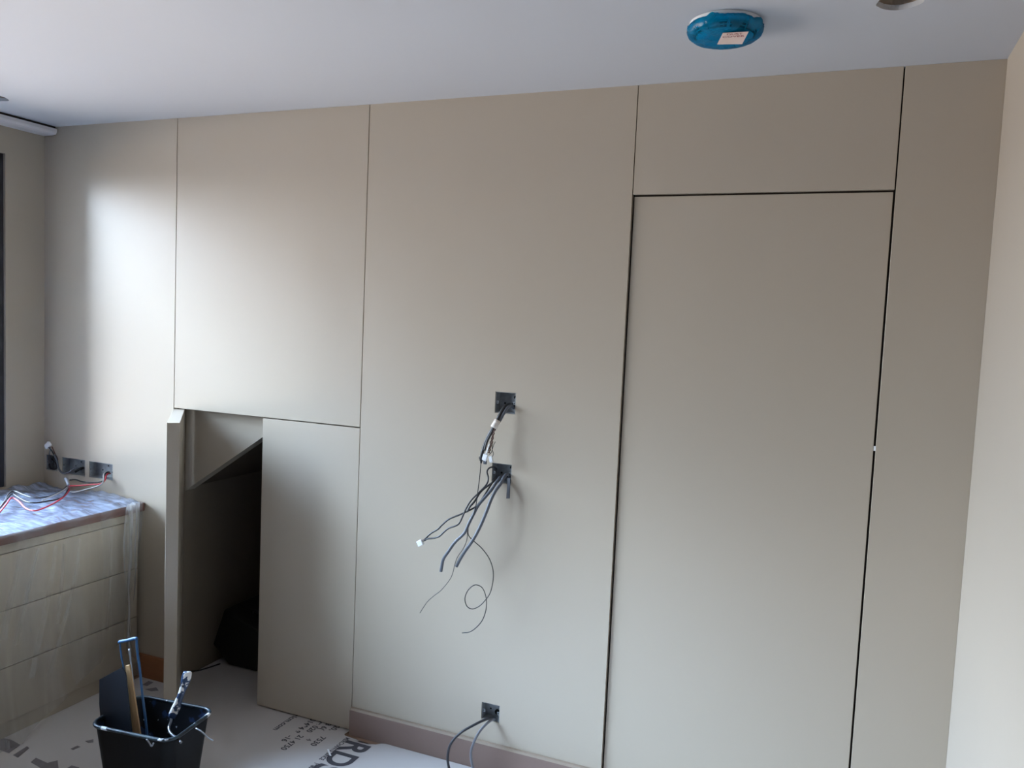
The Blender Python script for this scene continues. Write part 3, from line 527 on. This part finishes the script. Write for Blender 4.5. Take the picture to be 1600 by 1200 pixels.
STREAKS = [
 ([(-2.6060,-0.4658,0.6990),(-2.6060,-0.4764,0.6347),(-2.6060,-0.4923,0.5524),(-2.6060,-0.5133,0.4475),(-2.6060,-0.5445,0.3348),(-2.6060,-0.5703,0.2215)], [(-2.6060,-0.4496,0.6975),(-2.6060,-0.4570,0.6321),(-2.6060,-0.4698,0.5484),(-2.6060,-0.4879,0.4417),(-2.6060,-0.5164,0.3270),(-2.6060,-0.5393,0.2116)]),
 ([(-2.6060,-0.3603,0.7016),(-2.6060,-0.3713,0.6072),(-2.6060,-0.3992,0.4872),(-2.6060,-0.4432,0.3488),(-2.6060,-0.4971,0.1922)], [(-2.6060,-0.3474,0.7011),(-2.6060,-0.3552,0.6055),(-2.6060,-0.3801,0.4841),(-2.6060,-0.4214,0.3438),(-2.6060,-0.4729,0.1850)]),
 ([(-2.6060,-0.2048,0.7133),(-2.6060,-0.2100,0.5916),(-2.6060,-0.2181,0.4328),(-2.6060,-0.2294,0.2881)], [(-2.6060,-0.1969,0.7143),(-2.6060,-0.1995,0.5916),(-2.6060,-0.2050,0.4315),(-2.6060,-0.2137,0.2855)]),
 ([(-2.6060,-0.5343,0.7034),(-2.6060,-0.5548,0.6311),(-2.6060,-0.5853,0.5191),(-2.6060,-0.6301,0.3658)], [(-2.6060,-0.5252,0.7036),(-2.6060,-0.5429,0.6303),(-2.6060,-0.5705,0.5170),(-2.6060,-0.6129,0.3620)]),
 ([(-2.6060,-0.6099,0.6983),(-2.6060,-0.6247,0.6263),(-2.6060,-0.6541,0.5167),(-2.6060,-0.6783,0.4069)], [(-2.6060,-0.5975,0.6975),(-2.6060,-0.6084,0.6242),(-2.6060,-0.6339,0.5127),(-2.6060,-0.6544,0.4007)]),
 ([(-2.6060,-0.4277,0.6973),(-2.6060,-0.4302,0.6226),(-2.6060,-0.4436,0.5006),(-2.6060,-0.4597,0.3924)], [(-2.6060,-0.4194,0.6978),(-2.6060,-0.4192,0.6222),(-2.6060,-0.4299,0.4990),(-2.6060,-0.4433,0.3894)]),
]
for i, PX in enumerate(STREAKS):
    ribbon('sheet_fold', PX[0], PX[1], M_streak, 0.004, i)
# wires lying on the dust sheet
Z0 = 0.80
wv = thing('wire_bundle', 'black cores with a white connector standing out of the corner back box', 'cable', (-3.2, 0, 0.9))
for i, (q, m_, r_) in enumerate((
  ([(-3.2370,0.0300,0.8832),(-3.1780,-0.0100,0.9099),(-3.1649,-0.0300,0.9405),(-3.1685,-0.0400,0.9590),(-3.1744,-0.0450,0.9678)], M_cblack, 0.0030),
  ([(-3.2203,0.0300,0.8789),(-3.1616,-0.0100,0.9087),(-3.1527,-0.0300,0.9388),(-3.1522,-0.0400,0.9606),(-3.1540,-0.0450,0.9728)], M_cbrown, 0.0026),
  ([(-3.2537,0.0300,0.8754),(-3.2068,-0.0100,0.9099),(-3.1921,-0.0280,0.9345),(-3.1685,-0.0400,0.9590),(-3.1662,-0.0450,0.9716)], M_cgrey, 0.0024),
  ([(-3.2629,0.0240,0.8933),(-3.2432,0.0120,0.8701),(-3.2230,0.0060,0.8582),(-3.1965,0.0080,0.8578),(-3.1934,0.0120,0.8725),(-3.2218,0.0180,0.8925),(-3.2452,0.0200,0.9017)], M_cdgrey, 0.0026),
  ([(-3.2571,0.0260,0.8996),(-3.2526,0.0160,0.8775),(-3.2265,0.0120,0.8480),(-3.2025,0.0160,0.8500)], M_cgrey, 0.0030))):
    tube('core', q, r_, m_, wv, sides=8)
connector(wv, [(-3.1785,-0.0450,0.9762)][0], (-0.9, 0, 1), (0.020, 0.032, 0.012))
cable('grey_cable', 'grey cable leaving the double box beside the corner and rising to the white connector',
  [(-3.0651,0.0340,0.8654),(-3.0623,0.0150,0.8744),(-3.0784,0.0050,0.8742),(-3.0866,-0.0080,0.8606),(-3.1140,-0.0120,0.8493),(-3.1347,-0.0150,0.8563),(-3.1447,-0.0200,0.8766),(-3.1467,-0.0250,0.9065),(-3.1504,-0.0350,0.9368)], 0.0042, M_cgrey)
cable('black_cable', 'short black cable end inside the double box beside the corner', [(-3.0526,0.0370,0.8751),(-3.0547,0.0220,0.8742),(-3.0651,0.0140,0.8655),(-3.0747,0.0120,0.8588)], 0.0058, M_cblack)
GW = 'twin wires trailing over the dust sheet'
def wire(label, pts, m_, r=0.0032): tag(tube('wire', pts, r, m_), label, 'cable')
wire('black wire from the right double box along the wall, ending at the taped joint', [(-2.8905,0.0340,0.8729),(-2.8748,0.0100,0.8784),(-2.8672,-0.0100,0.8737),(-2.8594,-0.0200,0.8562),(-2.8708,-0.0300,0.8422),(-2.9248,-0.0400,0.8347),(-2.9657,-0.0450,0.8351),(-2.9991,-0.0500,0.8408),(-3.0224,-0.0600,0.8383)], M_cblack)
wire('upper red wire from the right double box along the wall to the taped joint', [(-2.8865,0.0340,0.8676),(-2.8708,0.0100,0.8731),(-2.8595,-0.0100,0.8689),(-2.8498,-0.0250,0.8524),(-2.8592,-0.0400,0.8367),(-2.9013,-0.0500,0.8306),(-2.9750,-0.0600,0.8179),(-3.0178,-0.0700,0.8146)], M_cred)
wire('pale grey wire bending down out of the right double box over the worktop edge', [(-2.8944,0.0340,0.8754),(-2.8768,0.0050,0.8789),(-2.8692,-0.0150,0.8714),(-2.8517,-0.0300,0.8530),(-2.8437,-0.0500,0.8373),(-2.8741,-0.0600,0.8227),(-2.9157,-0.0800,0.8084),(-2.9417,-0.1000,0.8003),(-2.9729,-0.1000,0.7994)], M_cpale)
jt = tag(tube('taped_joint', [(-3.0400,-0.0650,0.8414),(-3.0196,-0.0750,0.8353),(-2.9993,-0.0850,0.8222)], lambda t: 0.0085 - 0.003 * t, mat('grey_joint_tape', srgb(170, 176, 190), rough=0.4)), 'pale taped joint where the red and black wires meet on the dust sheet', 'connector')
wire('dark grey wire arching back from the taped joint, farthest across the dust sheet', [(q[0], q[1], q[2]) for q in [(-3.0742,-0.0243,0.8060),(-3.0070,-0.1040,0.8060),(-2.9537,-0.1865,0.8060),(-2.9358,-0.2424,0.8060),(-2.9600,-0.2806,0.8060),(-3.0219,-0.2772,0.8100),(-3.0975,-0.2645,0.8150),(-3.0865,-0.2981,0.8100),(-3.0037,-0.3742,0.8060),(-2.9146,-0.4578,0.8060),(-2.8367,-0.5334,0.8060)]], M_cdgrey)
wire('pale wire running beside the dark one from the taped joint', [(-3.0531,-0.0382,0.8050),(-2.9924,-0.1127,0.8050),(-2.9545,-0.1738,0.8050),(-2.9222,-0.2352,0.8050),(-2.8961,-0.2905,0.8050)], M_cpale)
wire('black wire in the middle of the trailing loop on the dust sheet', [(-3.0070,-0.0787,0.8030),(-2.9317,-0.1551,0.8030),(-2.8896,-0.2026,0.8030),(-2.8739,-0.2435,0.8030),(-2.8744,-0.2726,0.8030),(-2.8870,-0.3231,0.8030),(-2.9317,-0.3317,0.8030),(-3.0168,-0.3023,0.8030),(-3.0743,-0.2899,0.8100),(-3.0335,-0.3405,0.8080),(-2.9649,-0.4088,0.8030),(-2.8806,-0.4974,0.8030)], M_cblack)
wire('lower red wire making the widest loop on the dust sheet', [(-3.1038,-0.0037,0.8020),(-3.0309,-0.0561,0.8020),(-2.9674,-0.1108,0.8020),(-2.8832,-0.2078,0.8020),(-2.8158,-0.3125,0.8020),(-2.7761,-0.3993,0.8020),(-2.7919,-0.4159,0.8020),(-2.8540,-0.3979,0.8020),(-2.9774,-0.3355,0.8020),(-3.0216,-0.3325,0.8080),(-2.9527,-0.4028,0.8060),(-2.8637,-0.4940,0.8020),(-2.8065,-0.5546,0.8020)], M_cred)

# ================================================================== PAINT SCUTTLE WITH TOOLS
bk = thing('paint_scuttle', 'black square paint scuttle with paint splashed rim standing on the floor', 'bucket', (-1.885, -0.672, 0.0))
def rrect(cx, cy, w, d, r, rot, z, n=8):
    pts = []
    for (sx1, sy1, a0) in ((1, 1, 0), (-1, 1, 90), (-1, -1, 180), (1, -1, 270)):
        for k in range(n + 1):
            a = math.radians(a0 + 90 * k / n); pts.append((sx1 * (w / 2 - r) + r * math.cos(a), sy1 * (d / 2 - r) + r * math.sin(a)))
    c_, s_ = math.cos(rot), math.sin(rot)
    return [Vector((cx + x * c_ - y * s_, cy + x * s_ + y * c_, z)) for x, y in pts]
BC = (-1.889, -0.668); BR = math.radians(7)
RZT = 0.288
def loft(bm, rings, cap0=False, cap1=False):
    R2 = [[bm.verts.new(p_) for p_ in r_] for r_ in rings]
    for a, b in zip(R2, R2[1:]):
        for k in range(len(a)): bm.faces.new([a[k], a[(k + 1) % len(a)], b[(k + 1) % len(a)], b[k]])
    if cap0: bm.faces.new(R2[0][::-1])
    if cap1: bm.faces.new(R2[-1])
bm = bmesh.new()
loft(bm, [rrect(*BC, 0.225, 0.165, 0.04, BR, 0.001), rrect(*BC, 0.24, 0.175, 0.04, BR, 0.012), rrect(*BC, 0.300, 0.215, 0.042, BR, 0.270), rrect(*BC, 0.304, 0.219, 0.042, BR, 0.279)], cap0=True)
finish('bucket_wall', bm, M_black, bk, smooth=True)
bm = bmesh.new()
loft(bm, [rrect(*BC, 0.230, 0.165, 0.036, BR, 0.014), rrect(*BC, 0.294, 0.209, 0.038, BR, 0.270), rrect(*BC, 0.298, 0.213, 0.038, BR, 0.279)], cap0=True)
finish('bucket_lining', bm, M_bin, bk, smooth=True)
rp = rrect(*BC, 0.306, 0.221, 0.042, BR, 0.281)
bm = bmesh.new()
ctr = Vector((BC[0], BC[1], 0.281)); n = len(rp); rings = []
for k in range(n):
    t = (rp[(k + 1) % n] - rp[k - 1]).normalized(); nn = Vector((t.y, -t.x, 0)); rings.append([bm.verts.new(rp[k] + nn * math.cos(a) * 0.0065 + Vector((0, 0, 1)) * math.sin(a) * 0.0055) for a in [2 * math.pi * q / 8 for q in range(8)]])
for k in range(n):
    a, b = rings[k], rings[(k + 1) % n]
    for q in range(8): bm.faces.new([a[q], a[(q + 1) % 8], b[(q + 1) % 8], b[q]])
finish('rim', bm, M_rim, bk, smooth=True)
tube('bail_hook', [(-1.6614,-0.7200,0.3223),(-1.6384,-0.7200,0.3175),(-1.6103,-0.7200,0.3038),(-1.5926,-0.7200,0.2999)], 0.0024, M_steel, bk)
tube('bail_hook', [(-1.7897,-0.7900,0.2894),(-1.7792,-0.7900,0.2818),(-1.7686,-0.7900,0.2721),(-1.7610,-0.7900,0.2842)], 0.0024, M_steel, bk)

st = tag(prism('spreader_blade', [(-2.0543,-0.7350,0.4005),(-1.9566,-0.7350,0.4616),(-1.9398,-0.7350,0.4460),(-1.9100,-0.7350,0.2447),(-1.9171,-0.7350,0.1467),(-2.0150,-0.7350,0.1326),(-2.0444,-0.7350,0.2383),(-2.0537,-0.7350,0.3186)], (0.001, 0.0035, 0.0), M_slate, bevel=0.0005), 'dark slate plastic blade standing at the left of the paint scuttle', 'tool')
fr = thing('blue_wire_frame', 'blue ended wire frame standing tallest in the paint scuttle', 'tool', (-1.96, -0.7, 0.02))
tube('top_bar', [(-2.0061,-0.7000,0.5218),(-1.9991,-0.7000,0.5264),(-1.9683,-0.7000,0.5367),(-1.9379,-0.7000,0.5489),(-1.9296,-0.7000,0.5473)], 0.0055, M_blue, fr)
tube('left_leg', [(-2.0032,-0.7000,0.5224),(-2.0002,-0.7000,0.4993),(-1.9942,-0.7000,0.4682),(-1.9868,-0.7000,0.4374),(-1.9567,-0.7000,0.2603),(-1.9244,-0.7000,0.1379)], 0.0026, M_blue, fr)
tube('right_leg', [(-1.9310,-0.7000,0.5471),(-1.9263,-0.7000,0.5033),(-1.9160,-0.7000,0.4521),(-1.9039,-0.7000,0.3693),(-1.8906,-0.7000,0.2973),(-1.8815,-0.7000,0.2351),(-1.8690,-0.7000,0.1305)], 0.0038, M_blue, fr)
box('foot_block', -1.905, -1.86, -0.706, -0.694, 0.10, 0.19, M_blue, fr, bevel=0.002)
tag(tube('steel_rod', [(-1.9494,-0.7120,0.5159),(-1.9419,-0.7120,0.4727),(-1.9315,-0.7120,0.4110),(-1.9196,-0.7120,0.3388),(-1.9046,-0.7120,0.2459),(-1.8895,-0.7120,0.1421)], 0.0028, M_steel), 'thin grey steel rod standing beside the wooden stick in the scuttle', 'rod')
tag(prism('stirring_stick', [(-1.9544,-0.7220,0.4634),(-1.9379,-0.7220,0.4689),(-1.9204,-0.7220,0.3961),(-1.8942,-0.7220,0.2744),(-1.8707,-0.7220,0.1520),(-1.9007,-0.7220,0.1400),(-1.9243,-0.7220,0.2566),(-1.9480,-0.7220,0.3901)], (0.0, 0.005, 0), M_stick, bevel=0.0006), 'flat wooden stirring stick leaning in the paint scuttle', 'stick')
rl = thing('roller_handle', 'paint-caked roller handle with a bent steel rod leaning in the right of the scuttle', 'paint roller', (-1.8, -0.66, 0.05))
hp = [(-1.8132,-0.6000,0.4236),(-1.8135,-0.6050,0.4037),(-1.8164,-0.6100,0.3833),(-1.8171,-0.6200,0.3612),(-1.8205,-0.6300,0.3365),(-1.8238,-0.6400,0.3119),(-1.8297,-0.6500,0.2868)]
tube('grip', hp, lambda t: 0.0135 + 0.0022 * math.sin(t * 9) - 0.002 * t, M_roller, rl, sides=14, flat=0.85)
tube('rod', [(-1.8298,-0.6500,0.2890),(-1.8273,-0.6550,0.2767),(-1.8251,-0.6650,0.2623),(-1.8072,-0.6800,0.2585),(-1.7787,-0.6950,0.2596),(-1.7404,-0.7150,0.2678),(-1.7051,-0.7350,0.2735)], 0.0042, M_steel, rl)

# ================================================================== SMOKE ALARM IN ITS BLUE DUST COVER
SX, SY = -0.219, -0.462
sa = thing('smoke_alarm', 'round white smoke alarm on the ceiling wrapped in blue plastic dust film', 'smoke alarm', (SX, SY, H))
def lathe(name, prof, m_, parent, n=64, wob=None, smooth=True, cap=False):
    bm = bmesh.new(); rings = []
    for j, (r_, z) in enumerate(prof):
        ring = []
        for k in range(n):
            a = 2 * math.pi * k / n; rr, zz = (r_, z)
            if wob: rr, zz = wob(a, j, r_, z)
            ring.append(bm.verts.new((SX + rr * math.cos(a), SY + rr * math.sin(a), zz)))
        rings.append(ring)
    for a, b in zip(rings, rings[1:]):
        for k in range(n): bm.faces.new([a[k], a[(k + 1) % n], b[(k + 1) % n], b[k]])
    if cap: bm.faces.new(rings[-1])
    return finish(name, bm, m_, parent, smooth)
lathe('base', [(0.089, H - 0.0005), (0.090, H - 0.010), (0.086, H - 0.016), (0.078, H - 0.019)], M_white, sa, cap=True)
lathe('alarm_body', [(0.076, H - 0.0195), (0.074, H - 0.030), (0.064, H - 0.039), (0.05, H - 0.0425)], M_white, sa, cap=True)
for rr, zz in ((0.0765, H - 0.026), (0.0735, H - 0.033)):
    for s_ in range(10):
        bm = bmesh.new(); a0 = 2 * math.pi * s_ / 10
        pts = [(SX + rr * math.cos(a0 + t * 0.52 / 6), SY + rr * math.sin(a0 + t * 0.52 / 6), zz) for t in range(7)]
        add_tube(bm, pts, 0.0026, 6, smooth=False); finish('vent_slot', bm, M_slot, sa)
def wob(a, j, r_, z):
    q = noise.noise(Vector((math.cos(a) * 2.5, math.sin(a) * 2.5, j * 0.8))); q2 = noise.noise(Vector((math.cos(a) * 7, math.sin(a) * 7, j * 1.3)))
    k = [1, 1, .7, .35, .15, .1, .1, .1, 0.1][min(j, 8)]
    return r_ + (0.0045 * q + 0.003 * q2) * k, z + ((0.006 * q + 0.006 * abs(q2)) * k if j < 2 else 0.0008 * q2)
lathe('film_cover', [(0.090, H - 0.010), (0.095, H - 0.013), (0.0955, H - 0.021), (0.090, H - 0.031), (0.081, H - 0.0385), (0.068, H - 0.0430), (0.050, H - 0.0445), (0.02, H - 0.0450)], M_cover, sa, n=96, wob=wob, cap=True)
# square sticker with lettering under the film's lowest face
sp = [(-0.2135, -0.5250), (-0.1532, -0.5177), (-0.1776, -0.4359), (-0.2378, -0.4494)]
zt = H - 0.0472
prism('sticker', [(x, y, zt) for x, y in sp], (0, 0, 0.0012), M_sticker, sa)
ux = Vector((sp[1][0] - sp[0][0], sp[1][1] - sp[0][1], 0)).normalized(); uz = Vector((0, 0, -1)); uy = uz.cross(ux)
SR = Matrix((ux, uy, uz)).transposed()
for body, t, sz in (('DUST', 0.17, 0.0150), ('COVER', 0.38, 0.0160)):
    cx_ = (sp[0][0] + sp[1][0]) / 2 * (1 - t) + (sp[2][0] + sp[3][0]) / 2 * t; cy_ = (sp[0][1] + sp[1][1]) / 2 * (1 - t) + (sp[2][1] + sp[3][1]) / 2 * t
    text_mesh('lettering', body, sz, (cx_, cy_, zt - 0.0003), SR, M_sticktxt, sa, 0.0002, 1.0, 'CENTER')
